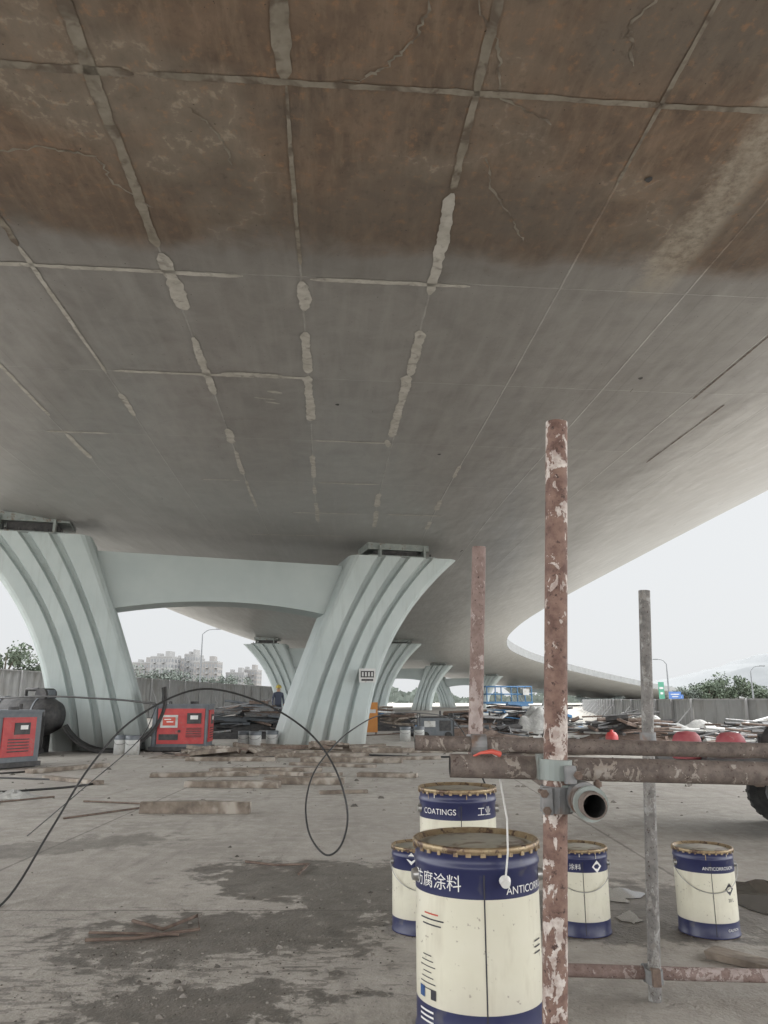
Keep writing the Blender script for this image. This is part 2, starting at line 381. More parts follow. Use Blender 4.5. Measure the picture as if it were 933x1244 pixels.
def ring(s):
    P=[hp(s,t) for t in TT]
    R1=[]
    for sg in (1,-1):
        E=hp(s,sg*HW)
        lst=[(sg*(HW+.03),0.02),(sg*(HW+.03),.28),(sg*(HW-.12),.30),(sg*(HW-.12),1.15),(sg*(HW-.42),1.15),(sg*(HW-.5),.4)]
        A=[]
        for (t,dz) in lst:
            h=hp(s,t); A.append((h[0],h[1],E[2]+dz))
        R1.append(A)
    return P+R1[0]+R1[1][::-1]
rings=[ring(s) for s in SS]; nr=len(rings[0]); nT=len(TT)
for r_ in rings: v+=r_
for i in range(len(rings)-1):
    for j in range(nr):
        k=(j+1)%nr
        f.append((i*nr+j,(i+1)*nr+j,(i+1)*nr+k,i*nr+k))
        mi.append(0 if j<nT-1 else (2 if j==nT+5 else 1)); sm.append(j<nT-1)
f.append(tuple(range(nr))); mi.append(1); sm.append(False)
me=bpy.data.meshes.new('box_girder_viaduct'); me.from_pydata(v,[],f)
for k in('soffit','fascia','asph'): me.materials.append(M[k])
me.polygons.foreach_set('material_index',mi); me.polygons.foreach_set('use_smooth',sm)
ul=me.uv_layers.new(name='UVMap')
tv=TT+[HW+.3*(a+1) for a in range(nr-nT)]
for p in me.polygons:
    for li in p.loop_indices:
        vi=me.loops[li].vertex_index; ul.data[li].uv=(SS[vi//nr],tv[vi%nr])
me.update(); deck=bpy.data.objects.new('box_girder_viaduct',me); col.objects.link(deck)
es=deck.modifiers.new('es','EDGE_SPLIT'); es.split_angle=R(40)

def strips(name,mat,data,dz=-.006):
    mb=MB(); rnd=random.Random(3)
    for (sa,ta,sb,tb,w) in data:
        Ln=math.hypot(sb-sa,tb-ta); n=max(3,int(Ln/.035)); d=((sb-sa)/Ln,(tb-ta)/Ln); nn=(-d[1],d[0])
        V=[];a1=0;a2=0;cw=0
        for i in range(n+1):
            q=i/n; a1=a1*.8+rnd.uniform(-.3,.3)*.6; a2=a2*.8+rnd.uniform(-.3,.3)*.6; cw=cw*.95+rnd.uniform(-.05,.05)
            e=min(1,.3+min(i,n-i)*.3)
            w1=w/2*e*(1+a1)+w*cw*.7; w2=w/2*e*(1+a2)-w*cw*.7
            x=sa+(sb-sa)*q; y=ta+(tb-ta)*q
            V.append(hp(x+nn[0]*w1,y+nn[1]*w1,dz)); V.append(hp(x-nn[0]*w2,y-nn[1]*w2,dz))
        mb.add(V,[(2*i,2*i+1,2*i+3,2*i+2) for i in range(n)],mat)
    return mb.obj(name)
A,B,C,D,E=1.35,.03,-1.29,-2.61,2.67
st1=strips('filler_strips','putty',[
 (5.5,A,7.15,A,.10),(6.6,C,7.7,C+.03,.15),(8.35,C,10.1,C,.10),(11.5,C,12.2,C,.12),(12.6,C,14.0,C,.08),(14.4,C,16.5,C,.06),
 (7.0,B,7.6,B,.12),(8.1,B,9.25,B,.11),(9.35,B,11.0,B,.12),(12.7,B,14.1,B,.09),(14.6,B,15.3,B,.07),(16,B,17.8,B,.09),
 (7.95,A,9.2,A,.13),(9.2,A-.02,11.6,A-.04,.12),(15.1,A,16.2,A,.12),(16.6,A,18.3,A,.10),
 (6.6,D,9.5,D,.045),(10.2,D,11.1,D,.09),(12,D-1.3,13.3,D-1.3,.09),(9,D-1.3,11.2,D-1.3,.05),
 (6.92,-3.0,6.95,-.55,.065),(6.95,.12,6.95,1.75,.065),(9.42,-2.5,9.42,.05,.07),(9.36,-1.1,9.38,-.3,.10),
 (11.92,-4.2,11.92,-3.2,.07),(11.92,.05,11.92,1.3,.06),(11.75,1.25,12.1,1.3,.10),
 (14.42,.1,14.42,1.3,.07),(14.42,-2.2,14.42,-1.4,.06),(16.92,-.6,16.92,1.0,.08),(16.92,1.6,16.92,2.9,.08),
 (9.9,-.55,9.95,-.35,.08),(10.15,-.75,10.2,-.45,.05),(10.3,-.6,10.35,-.4,.05),
 (19.4,-1.8,19.4,.6,.07),(15.5,E,16.4,E,.10),(13,E,13.8,E,.07),(17.5,E,18.4,E,.1)])
st2=strips('old_filler_strips','putty2',[
 (1.5,A,5.5,A,.06),(1.5,B,4.4,B,.10),(4.45,B,6.7,B,.035),(1.5,C,6.5,C,.085),(1.5,D,6.6,D,.06),
 (4.42,-5,4.42,-1,.07),(4.42,-.9,4.42,3.6,.055),(1.92,-4,1.92,4,.06),(1.5,E,5.3,E,.03),(6.92,-6,6.92,-3.05,.03),
 (1.5,4.0,5,4.0,.035)],-.005)
# pale wandering dried-leak lines
mb=MB(); rnd=random.Random(9)
for line in ([(3.2,1.05),(3.78,.93),(4.0,.88),(4.23,.72),(4.37,.52),(4.44,.12)],[(3.0,1.1),(3.78,1.27),(4.07,1.45),(4.41,1.50),(4.67,1.95)],
             [(5.06,1.55),(5.4,1.65),(5.77,1.9),(6.13,2.1)],[(5.24,-3.1),(5.3,-2.3),(5.2,-1.9),(5.28,-1.5)],[(5.28,-1.5),(5.6,-1.45),(5.9,-1.2)],
             [(4.7,-.7),(4.95,-.5),(5.3,-.45)],[(3.4,2.4),(3.8,2.2),(4.1,2.35)]):
    P=[]
    for a,b_ in zip(line[:-1],line[1:]):
        for k in range(9): q=k/9; P.append((a[0]*(1-q)+b_[0]*q+rnd.uniform(-.018,.018),a[1]*(1-q)+b_[1]*q+rnd.uniform(-.018,.018)))
    P.append(line[-1]); V=[]
    for i,(s,t) in enumerate(P):
        a=P[max(0,i-1)];c_=P[min(len(P)-1,i+1)]; d=Vector((c_[0]-a[0],c_[1]-a[1])).normalized(); w=rnd.uniform(.002,.014)*(.5 if i in(0,len(P)-1) else 1)
        V+=[hp(s-d.y*w,t+d.x*w,-.0045),hp(s+d.y*w,t-d.x*w,-.0045)]
    mb.add(V,[(2*i,2*i+1,2*i+3,2*i+2) for i in range(len(P)-1)],'putty2')
st3=mb.obj('dried_leak_lines'); st3.parent=deck
st1.parent=deck; st2.parent=deck
mb=MB()
for (sa,sb,t) in ((7.6,9.6,5.35),(9.8,12.5,5.9)):
    V=[]
    for i in range(61):
        s=sa+(sb-sa)*i/60; w=.006+.012*random.random(); V+= [hp(s,t-w,-.006),hp(s,t+w*.6,-.006)]
    mb.add(V,[(2*i,2*i+1,2*i+3,2*i+2) for i in range(60)],'rebar')
o=mb.obj('scorched_weld'); o.parent=deck
mb=MB()
for (s,t) in ((10.3,.42),(9.0,4.35),(5.2,2.9),(3.4,-2),(12.4,2.2)):
    P=[hp(s+.035*math.cos(a)*(1+.3*math.sin(3*a)),t+.03*math.sin(a),-.007) for a in np.linspace(0,2*math.pi,10,endpoint=False)]
    mb.add(P,[tuple(range(10))],'dark')
o=mb.obj('drain_holes'); o.parent=deck

# ---------------------------------------------------------------- piers
def pier(cx,cy,ang,zt,name='bridge_pier',skewz=0,slook=None):
    mb=MB()
    PR=[(0,.30),(.015,.14),(.05,.03),(.08,0),(.245,0),(.258,.13),(.30,.13),(.32,0),(.46,0),(.473,.15),(.525,.15),(.545,0),(.685,0),(.698,.13),(.742,.13),(.762,0),(.92,0),(.95,.03),(.985,.14),(1,.30)]
    th=.8
    for sg in(1,-1):
        V=[];nz=26; zz=zt+(-sg*skewz)
        pf=PR; npf=len(pf)*2
        for j in range(nz+1):
            q=j/nz; z=zz*q
            xi=1.47+1.73*q**1.12; xo=3.72+ .5*q+1.98*q**2.5
            tk=th+.12*q**3
            for (p,d) in pf: V.append((sg*(xi+(xo-xi)*p),-tk+d,z))
            for (p,d) in pf[::-1]: V.append((sg*(xi+(xo-xi)*p),tk-d,z))
        F=[]
        for j in range(nz):
            for i in range(npf):
                k=(i+1)%npf; q=(j*npf+i,j*npf+k,(j+1)*npf+k,(j+1)*npf+i)
                F.append(q if sg>0 else q[::-1])
        F.append(tuple(nz*npf+i for i in range(npf)))
        mb.add(V,F,'pier')
        xm=sg*4.7
        c_=Vector((cx,cy))+Vector((math.cos(ang),math.sin(ang)))*xm
        if slook is not None:
            p,qd=ctr(slook); n=np.array([qd[1],-qd[0]]); tt=float(np.dot(np.array(c_)-p,n)); top=hz(tt,slook)
        else: top=zz+.4
        h=top-zz
        mb.box((xm,0,zz+.04),(1.9,1.3,.08),'bear'); mb.box((xm-.1*sg,0,zz+.08+(h-.2)/2),(1.15,.9,h-.2),'dark')
        mb.box((xm-.1*sg,0,top-.07),(1.7,1.2,.2),'bear')
        for a in(-.62,.62):
            mb.box((xm+a,-.42,zz+h/2),(.06,.5,h-.12),'bear')
        for a in np.linspace(-.8,.8,6): mb.tube([(xm+a,-.58,zz+.08),(xm+a,-.58,zz+.16)],.025,'dark',6)
    n=20;V=[]
    for i in range(n+1):
        x=-3.05+6.1*i/n; zb=3.22*zt/4.9+.30*max(0,1-(x/2.9)**2); ztp=4.62*zt/4.9-skewz*x/4.7
        V+=[(x,-.55,zb),(x,-.55,ztp),(x,.55,ztp),(x,.55,zb),]
    F=[]
    for i in range(n):
        a=4*i
        for j in range(4):
            k=(j+1)%4; F.append((a+j,a+4+j,a+4+k,a+k)[::-1])
    mb.add(V,F,'beam')
    o=mb.obj(name,loc=(cx,cy,0),rz=ang,bevel=0)
    bm=bmesh.new(); bm.from_mesh(o.data); bmesh.ops.recalc_face_normals(bm,faces=bm.faces); bm.to_mesh(o.data); bm.free()
    return o
p1=pier(-4.2,19.75,R(15),4.9,skewz=.08,slook=19.8)
for (s,off) in((54.5,-1.5),(90,.0),(124,.5),(158,.5),(192,.5)):
    p,q=ctr(s); n=np.array([q[1],-q[0]]); c=p+n*off
    pier(c[0],c[1],math.atan2(n[1],n[0]),4.9+drop(s),slook=s)
mb=MB(); mb.box((0,0,0),(.42,.02,.34),'white'); mb.box((0,-.013,.03),(.34,.01,.16),'dark'); mb.box((0,-.013,-.11),(.3,.01,.05),'dark')
for i in range(4): mb.box((-.12+.08*i,-.02,.03),(.04,.006,.1),'white')
mb.obj('pier_number_plate',loc=(-.42,19.60,1.72),rz=R(15))

# ---------------------------------------------------------------- ground
mb=MB(); mb.add([(-3000,-1500,0),(3000,-1500,0),(3000,4500,0),(-3000,4500,0)],[(0,1,2,3)],'ground'); mb.obj('ground')
def puddle(cx,cy,rx,ry,seed):
    r=random.Random(seed); n=60;P=[]
    ph=[r.uniform(0,6.28) for _ in range(6)]
    for i in range(n):
        a=2*math.pi*i/n; k=1+.22*math.sin(2*a+ph[0])+.16*math.sin(3*a+ph[1])+.12*math.sin(5*a+ph[2])+.08*math.sin(9*a+ph[3])+.05*math.sin(14*a+ph[4])
        P.append((cx+rx*k*math.cos(a),cy+ry*k*math.sin(a),.004))
    mb=MB(); mb.add(P,[tuple(range(n))],'puddle'); mb.obj('puddle')
puddle(2.16,4.9,.24,.42,1); puddle(1.36,4.95,.13,.2,4); puddle(-3.6,16.9,.9,.3,5); puddle(2.2,4.3,.08,.06,12); puddle(1.3,4.45,.05,.12,14)

mb=MB(); r=random.Random(5)
def crumb(x,y,s):
    P=[(r.uniform(-1,1)*s*.4+dx*s,r.uniform(-1,1)*s*.4+dy*s,dz*s*r.uniform(.5,1)+.0) for dx,dy,dz in((-1,-1,0),(1,-1,0),(1,1,0),(-1,1,0),(-.5,-.5,1),(.5,-.5,1),(.5,.5,1),(-.5,.5,1))]
    mb.add([(x+p[0],y+p[1],p[2]) for p in P],[(0,1,5,4),(1,2,6,5),(2,3,7,6),(3,0,4,7),(4,5,6,7)],r.choice(['cr1','cr2','cr1']))
for _ in range(1300):
    k=r.random()
    if k<.4: x,y=r.gauss(-.85,.4),r.gauss(3.6,.35)
    elif k<.6: x,y=r.gauss(.1,.5),r.gauss(4.9,.6)
    else: x,y=r.uniform(-7,6),3+r.random()**1.5*16
    crumb(x,y,r.choice([.003,.003,.004,.006,.013 if r.random()<.2 else .004]) if y<8 else r.choice([.01,.015,.03]))
mb.obj('gravel_debris')

# ---------------------------------------------------------------- scaffold
def clamp(mb,p,ax,rad=.0245,m='galv',w=.05):
    mb.ringband(p,ax,rad,rad+.008,w,m)
mb=MB()
mb.tube([(.297,1.65,0),(.345,1.65,.87),(.394,1.65,1.735)],.0243,'pole',20,hollow=.86)
mb.tube([(.14,1.71,.985),(.9,1.715,.966),(2.6,1.72,.925)],.0243,'pole2',18,hollow=.86)
mb.tube([(.388,1.50,.93),(.405,2.0,.93),(.44,2.75,.93)],.0243,'pole2',22,hollow=.84)
mb.tube([(.10,2.6,.985),(1,2.6,.965),(2.9,2.6,.93)],.0243,'pole2',16,hollow=.86)
mb.tube([(1.04,3.3,0),(1.126,3.3,1.58)],.0243,'pole3',16,hollow=.86)
mb.tube([(.30,2.655,.90),(.336,2.66,1.645)],.0243,'pole4',16,hollow=.86)
mb.tube([(.30,3.36,.10),(1.2,3.355,.075),(2.8,3.35,.04)],.0243,'pole4',16,hollow=.86)
mb.tube([(1.9,2.6,0),(1.92,2.6,1.0)],.0243,'pole3',16,hollow=.86)
clamp(mb,(.350,1.65,.925),(.05,0,1)); clamp(mb,(.352,1.65,.982),(.05,0,1),w=.04,m='bear'); clamp(mb,(.396,1.62,.93),(0,1,0)); clamp(mb,(.39,1.535,.93),(.03,1,0),w=.012,m='bear')
mb.box((.372,1.642,.928),(.03,.03,.05),'bear'); mb.box((.345,1.682,.985),(.05,.03,.05),'bear')
mb.box((.325,1.618,.925),(.018,.02,.05),'galv'); mb.box((.372,1.612,.975),(.022,.018,.034),'galv')
for (a,b2) in(((.318,1.60,.94),(.318,1.655,.94)),((.322,1.60,.908),(.322,1.655,.908)),((.385,1.59,.975),(.385,1.65,.975)),((.428,1.62,.965),(.428,1.62,.89))):
    mb.tube([a,b2],.0045,'rebar',8); d_=(Vector(b2)-Vector(a)).normalized(); mb.tube([Vector(a)+d_*.004,Vector(a)+d_*.013],.0085,'rebar',6)
clamp(mb,(.307,2.655,.985),(0,0,1)); clamp(mb,(.307,2.6,.98),(1,0,0)); clamp(mb,(1.044,3.3,.085),(0,0,1)); clamp(mb,(1.044,3.355,.08),(1,0,0))
clamp(mb,(1.092,3.3,.965),(0,0,1))
mb.box((1.04,3.27,.09),(.03,.03,.06),'rebar')
mb.obj('scaffolding')

# ---------------------------------------------------------------- paint pails
def label(parent,txt,size,ang,z,Rr,mat,rot=0):
    cu=bpy.data.curves.new('t','FONT'); cu.body=txt; cu.size=size; cu.align_x='CENTER'
    ob=bpy.data.objects.new('t',cu); col.objects.link(ob); bpy.context.view_layer.update()
    me=bpy.data.meshes.new_from_object(ob.evaluated_get(bpy.context.evaluated_depsgraph_get())); bpy.data.objects.remove(ob)
    bm=bmesh.new(); bm.from_mesh(me)
    bmesh.ops.triangulate(bm,faces=bm.faces)
    for v_ in bm.verts:
        a=ang+v_.co.x/Rr; y=v_.co.y
        v_.co=Vector((Rr*math.sin(a),-Rr*math.cos(a),z+y))
    bm.to_mesh(me); bm.free(); me.materials.clear(); me.materials.append(M[mat])
    o=bpy.data.objects.new('lettering',me); col.objects.link(o); o.parent=parent
def patch(mb,ang,z,w,h,Rr,mat,n=6):
    V=[]
    for i in range(n+1):
        a=ang+(-w/2+w*i/n)/Rr; V+=[(Rr*math.sin(a),-Rr*math.cos(a),z-h/2),(Rr*math.sin(a),-Rr*math.cos(a),z+h/2)]
    mb.add(V,[(2*i,2*i+2,2*i+3,2*i+1) for i in range(n)],mat)
def pail(x,y,z,rot,style=0,bail='down',H=.40,rr=.143):
    mb=MB()
    b=.072; tb=.105
    pr=[(0,0.006,'navy'),(rr-.004,.006,'navy'),(rr-.001,0,'lid'),(rr+.003,.003,'navy'),(rr+.003,.010,'navy'),(rr,.014,'navy'),(rr,b,'cream'),(rr,H-tb,'navy'),
        (rr,H-.052,'navy'),(rr+.003,H-.048,'navy'),(rr+.003,H-.040,'navy'),(rr,H-.036,'navy'),(rr,H-.016,'lid'),(rr+.005,H-.013,'lid'),(rr+.006,H-.004,'lid'),(rr+.003,H,'lid'),(rr-.004,H-.001,'lid'),(rr-.009,H-.012,'navylid'),(rr-.03,H-.012,'navylid'),(rr-.035,H-.008,'navylid'),(0,H-.007,'navylid')]
    mb.rev(pr,'navy',seg=56)
    n=28
    for i in range(n):
        a=2*math.pi*(i+random.uniform(-.15,.15))/n; c,s_=math.cos(a),math.sin(a)
        mb.box(((rr+.004)*c,(rr+.004)*s_,H-.0155),(.004,random.uniform(.007,.012),.008),'lid',rz=a)
    patch(mb,R(0),H/2-.02,.003,H-.07,rr+.0012,'ink',2)
    for sg in(-1,1):
        a=sg*R(78); X,Y=math.sin(a),-math.cos(a)
        mb.tube([(rr*X,rr*Y,H-.075),((rr+.012)*X,(rr+.012)*Y,H-.075)],[.016,.012],'steelwire',12)
    if bail=='down':
        pts=[]
        for i in range(25):
            a=R(-78+156*i/24); d=.012
            pts.append(((rr+.01+d*.3)*math.sin(a),-(rr+.01+d*.3)*math.cos(a),H-.075-.115*max(0,math.cos(a*90/78))**.8))
        mb.tube(pts,.0022,'steelwire',6)
    if style==0:
        for i,(w,k) in enumerate([(.045,'redink'),(.075,'ink'),(.06,'ink')]): patch(mb,R(-52),.255-.011*i,w,.003,rr+.0013,k,6)
        for i in range(7): patch(mb,R(-58),.17-.011*i,.03+.012*(i%3),.002,rr+.0013,'ink',4)
        patch(mb,R(-66),.095,.02,.022,rr+.0013,'sign',3); patch(mb,R(-50),.095,.016,.02,rr+.0013,'ink',3)
        for i in range(3): patch(mb,R(-60),.06-.010*i,.05,.004,rr+.0013,'whiteink',4)
        for i in range(3): patch(mb,R(58),.20-.012*i,.03,.003,rr+.0013,'ink',4)
    if style!=0:
        for i in range(4):
            a=random.uniform(-1.4,1.4); l_=random.uniform(.012,.03); patch(mb,a,H-.018-l_/2,random.uniform(.002,.005),l_,rr+.0034,'lid' if i%2 else 'putty',2)
    o=mb.obj('paint_pail',loc=(x,y,z),rz=rot)
    if style==0:
        label(o,'防腐涂料',.036,R(-48),H-.088,rr+.0016,'whiteink')
        label(o,'ANTICORROSION COATINGS',.0225,R(80),H-.096,rr+.0016,'whiteink')
    elif style==1:
        label(o,'ANTICORROSION',.021,R(18),H-.09,rr+.0016,'whiteink')
        label(o,'◆',.06,R(36),.2,rr+.0016,'ink'); label(o,'20 L',.022,R(38),.165,rr+.0016,'ink'); label(o,'CAUTION',.016,R(38),.035,rr+.0016,'whiteink')
    elif style==2:
        label(o,'涂料',.03,R(-15),H-.09,rr+.0016,'whiteink'); label(o,'◆',.06,R(30),H-.1,rr+.0016,'whiteink')
    elif style==3:
        label(o,'COATINGS',.028,R(-35),H-.086,rr+.0016,'whiteink'); label(o,'工业',.034,R(38),H-.088,rr+.0016,'whiteink')
    elif style==4:
        label(o,'■',.08,R(20),.22,rr+.0016,'teal'); label(o,'◆',.06,R(-20),.33,rr+.0016,'whiteink')
    return o
pail(.217,1.95,0,R(20),1); pail(.217,1.95,.405,0,0,bail='none')
pail(.285,3.05,0,0,3); pail(.278,3.08,.403,0,3,bail='none')
pail(.185,4.25,0,R(0),4)
pail(.99,4.22,0,R(-5),2); pail(1.62,4.2,0,R(-8),1)
mb=MB()
mb.tube([(.262,1.80,.735),(.268,1.785,.80),(.266,1.765,.87),(.252,1.74,.94),(.238,1.70,1.005),(.225,1.672,1.013)],.0022,'whiteink',8)
mb.tube([(.262,1.803,.74),(.262,1.79,.735)],[.013,.01],'whiteink',14)
mb.tube([(.243,1.68,1.010),(.225,1.67,1.016),(.205,1.69,1.012),(.19,1.70,1.005)],[.006,.005,.003,.002],'redtag',8)
mb.obj('hooked_wire_handle')

# ---------------------------------------------------------------- cable loop
def smooth(pts,n=8):
    P=[Vector(p) for p in pts]; P=[P[0]*2-P[1]]+P+[P[-1]*2-P[-2]]; out=[]
    for i in range(1,len(P)-2):
        for k in range(n):
            q=k/n; a,b_,c,d=P[i-1:i+3]
            out.append(.5*((2*b_)+(-a+c)*q+(2*a-5*b_+4*c-d)*q*q+(-a+3*b_-3*c+d)*q**3))
    out.append(P[-2]); return out
mb=MB()
mb.tube(smooth([(-2.2,4.2,.01),(-2.14,4.7,.012),(-2.12,5.2,.31),(-2.04,5.6,.68),(-1.85,5.9,.99),(-1.45,6.1,1.2),(-1.01,6.2,1.12),(-.62,6.2,.905),(-.384,6.1,.64),(-.27,6,.33),(-.31,6,.10),(-.43,6.05,.02),(-.58,6.3,.14),(-.636,6.7,.36),(-.573,7.3,.58),(-.32,8.5,.825),(.09,10,.96),(.92,12,.88),(1.3,13,.6),(1.6,13.6,.02)]),.0075,'cable',8)
mb.obj('welding_cable')
mb=MB()
mb.tube(smooth([(-1.85,6.4,1.09),(-2.4,6.8,1.13),(-3.4,7.5,1.15),(-4.4,8.5,1.05),(-5.6,10,.5),(-6,11,.02)]),.008,'cable',8)
mb.tube(smooth([(-1.84,6.41,1.09),(-2.0,6.5,.8),(-2.5,6.7,.4),(-3.0,6.9,.01)]),.004,'cable',6)
mb.obj('hose_line')
mb=MB()
mb.tube(smooth([(.55,6.0,.01),(.72,5.7,.2),(.74,5.6,.42),(.68,5.7,.62),(.6,5.9,.8)]),.006,'cable',8)
mb.tube(smooth([(-6,12,.012),(-4,11.2,.012),(-5,10,.012),(-7.5,10.5,.012),(-5.5,13.1,.012)]),.014,'cable',8)
mb.tube(smooth([(-4.8,17.4,.02),(-4,16.2,.02),(-2.6,15.8,.02),(-1,16.8,.02),(1,16,.02),(3,17,.02)]),.018,'cable',8)
mb.obj('power_cables')

# ---------------------------------------------------------------- planks and rods
def plank(x,y,ln,w,h,rz,z=None):
    mb=MB(); rr_=random.Random(int(x*100+y*37)); n=8;V=[]
    for i in range(n+1):
        q=-ln/2+ln*i/n; e=rr_.uniform(-.004,.004); b_=.01*math.sin(i*.8+x)
        V+=[(q+ (rr_.uniform(-.01,.01) if i in(0,n) else 0),-w/2+e,0),(q,w/2+e,0),(q,w/2+e,h+b_*.3),(q,-w/2+e,h+b_*.3)]
    F=[]
    for i in range(n):
        for j in range(4):
            k=(j+1)%4; F.append((4*i+j,4*i+4+j,4*i+4+k,4*i+k)[::-1])
    F+=[(0,1,2,3)[::-1],(4*n,4*n+1,4*n+2,4*n+3)]
    mb.add(V,F,'wood'); o=mb.obj('wooden_plank',bevel=.004,loc=(x,y,z if z is not None else .002),rz=rz); return o
plank(-1.92,8.3,1.12,.10,.115,R(-1)); plank(-2.0,10.7,1.25,.2,.08,R(-5)); plank(-1.1,11.1,1.1,.18,.09,R(-3))
plank(-.6,14.9,1.9,.22,.09,R(-8)); plank(-1.9,13.0,1.8,.2,.06,R(4)); plank(.05,12.1,.9,.2,.06,R(-12)); plank(-2.9,15.2,1.7,.2,.07,R(-3))
plank(-1.3,16.2,2.0,.2,.08,R(6)); plank(-.9,14.0,1.6,.15,.05,R(-20)); plank(-2.7,12.2,1.6,.2,.06,R(10)); plank(-1.1,12.1,1.0,.1,.05,R(24))
plank(.3,15.5,1.6,.16,.06,R(10)); plank(1.72,3.55,.75,.11,.03,R(-48)); plank(-5.2,13.3,1.5,.2,.06,R(60)); plank(-1.55,11.5,.9,.12,.05,R(-30),.09)
plank(-2.4,17.2,2.2,.2,.08,R(-5)); plank(.4,17.6,2.2,.22,.1,R(3)); plank(-.5,10.0,.6,.08,.04,R(14)); plank(-4.4,11.4,1.3,.12,.05,R(-35))
mb=MB()
mb.tube([(-.98,5.85,.012),(-.75,5.72,.014),(-.52,5.72,.02),(-.56,5.45,.012)],.009,'rebar',6)
mb.tube([(-1.3,4.35,.012),(-1.1,4.2,.012),(-.98,4.42,.02),(-.92,4.2,.012),(-1.2,4.05,.012),(-1.42,4.02,.012)],.009,'rebar',6)
mb.tube([(-1.45,4.15,.01),(-1.0,4.12,.01)],.007,'rebar',6)
mb.tube([(-3.1,7.9,.01),(-2.4,8.9,.012),(-3.4,9.2,.01)],.01,'rebar',6)
mb.tube([(-4.6,8.8,.01),(-3.9,9.6,.012)],.01,'rebar',6)
mb.obj('bent_rebar')
mb=MB()
V=[];n=14
rr_=random.Random(2)
for i in range(n):
    for j in range(n):
        x=(i/(n-1)-.5);y=(j/(n-1)-.5); h=max(0,.25-x*x-y*y)*.32
        V.append((x*.6+rr_.uniform(-.02,.02),y*.4+rr_.uniform(-.02,.02),.004+h*rr_.uniform(.4,1.2)))
mb.add(V,[(i*n+j,(i+1)*n+j,(i+1)*n+j+1,i*n+j+1) for i in range(n-1) for j in range(n-1)],'tarp'); mb.obj('crumpled_bag',loc=(-4.4,9.6,0))

# ---------------------------------------------------------------- machines
def compressor(x,y,rz,sc=1,front='red',side='red',logo=True):
    mb=MB(); W,Dp,Hh=1.15,.85,.95
    mb.box((0,0,.06),(W+.1,Dp+.06,.08),'dark')
    for a in(-.45,.45): mb.box((a,0,.01+.01),(.14,Dp,.04),'dark')
    mb.box((0,0,.52),(W,Dp,.84),'grey')
    mb.box((0,0,.955),(W+.04,Dp+.04,.04),'grey')
    y0=-Dp/2
    mb.box((0.03,y0-.012,.52),(.98,.03,.72),front)
    mb.box((-.52,y0-.01,.52),(.06,.04,.82),'grey'); mb.box((.55,y0-.01,.52),(.04,.04,.82),'grey')
    if logo:
        mb.box((-.22,y0-.032,.62),(.36,.012,.26),'white'); mb.box((-.22,y0-.04,.62),(.26,.008,.17),'redink')
        mb.box((-.25,y0-.046,.66),(.14,.006,.02),'whiteink'); mb.box((-.2,y0-.046,.61),(.14,.006,.02),'whiteink')
    mb.box((.30,y0-.032,.68),(.30,.012,.22),'dark'); mb.box((.30,y0-.04,.70),(.16,.01,.08),'whiteink')
    for i in range(6): mb.box((.30,y0-.034,.48-.035*i),(.32,.014,.014),'dark')
    mb.box((-.22,y0-.034,.30),(.40,.014,.12),'dark')
    mb.tube([(.0,y0-.035,.42),(.0,y0-.06,.42)],.03,'dark',10)
    mb.box((W/2+.012,0,.52),(.03,.62,.66),side)
    mb.box((W/2+.03,.05,.66),(.012,.3,.2),'dark'); mb.box((W/2+.038,.08,.68),(.01,.14,.07),'whiteink')
    for i in range(5): mb.box((W/2+.032,0,.28+.05*i),(.012,.4,.018),'dark')
    for i in range(7): mb.box((-W/2-.008,0,.34+.06*i),(.016,.5,.02),'dark')
    mb.tube([(.2,.1,.97),(.2,.1,1.03)],.09,'dark',14)
    mb.tube([(-.3,.1,.97),(-.3,.1,1.02),(-.3,-.1,1.02),(-.3,-.1,.97)],.012,'dark',6)
    o=mb.obj('air_compressor',bevel=.008,loc=(x,y,.0),rz=rz); o.scale=(sc,sc,sc); return o
compressor(-4.62,18.3,R(4),1.06); compressor(-6.72,13.9,R(-32),.98,front='grey',side='red',logo=False)
def generator(x,y,rz,body='grey',sc=1,name='diesel_generator'):
    mb=MB(); mb.box((0,0,.4),(1.2,.6,.6),body); mb.box((0,0,.06),(1.3,.7,.08),'dark'); mb.box((0,0,.73),(1.1,.5,.05),'dark')
    mb.box((.3,-.31,.45),(.4,.02,.35),'dark'); mb.box((-.25,-.31,.5),(.4,.02,.2),'white')
    for a in(-.6,.6):
        mb.tube([(a,-.33,.05),(a,-.33,.85),(a,.33,.85),(a,.33,.05)],.02,'dark',6)
    mb.tube([(.2,.1,.75),(.2,.1,.95)],.04,'dark',8)
    for a in(-.4,.4): mb.tube([(a,-.36,.12),(a,-.30,.12)],.12,'rubber',14)
    o=mb.obj(name,bevel=.01,loc=(x,y,0),rz=rz); o.scale=(sc,)*3
generator(1.55,24,R(6),'grey',.85); generator(-7.9,16.6,R(10),'dark',1.1); generator(3.3,26,R(-10),'grey',.8)
mb=MB()
mb.tube([(-.9,0,.78),(-.84,0,.78),(-.6,0,.78),(.6,0,.78),(.84,0,.78),(.9,0,.78)],[.05,.3,.42,.42,.3,.05],'dark',24)
for a in(-.45,.45): mb.box((a,0,.2),(.1,.6,.4),'dark'); mb.tube([(a-.02,0,.78),(a+.02,0,.78)],.435,'grey',24)
mb.tube([(0,0,1.18),(0,0,1.35),(.3,0,1.35)],.04,'dark',8); mb.box((.5,0,1.24),(.3,.25,.2),'grey'); mb.tube([(.5,-.2,1.24),(.5,.2,1.24)],.14,'dark',14)
mb.obj('air_receiver_tank',loc=(-8.0,17.6,0),rz=R(-12))
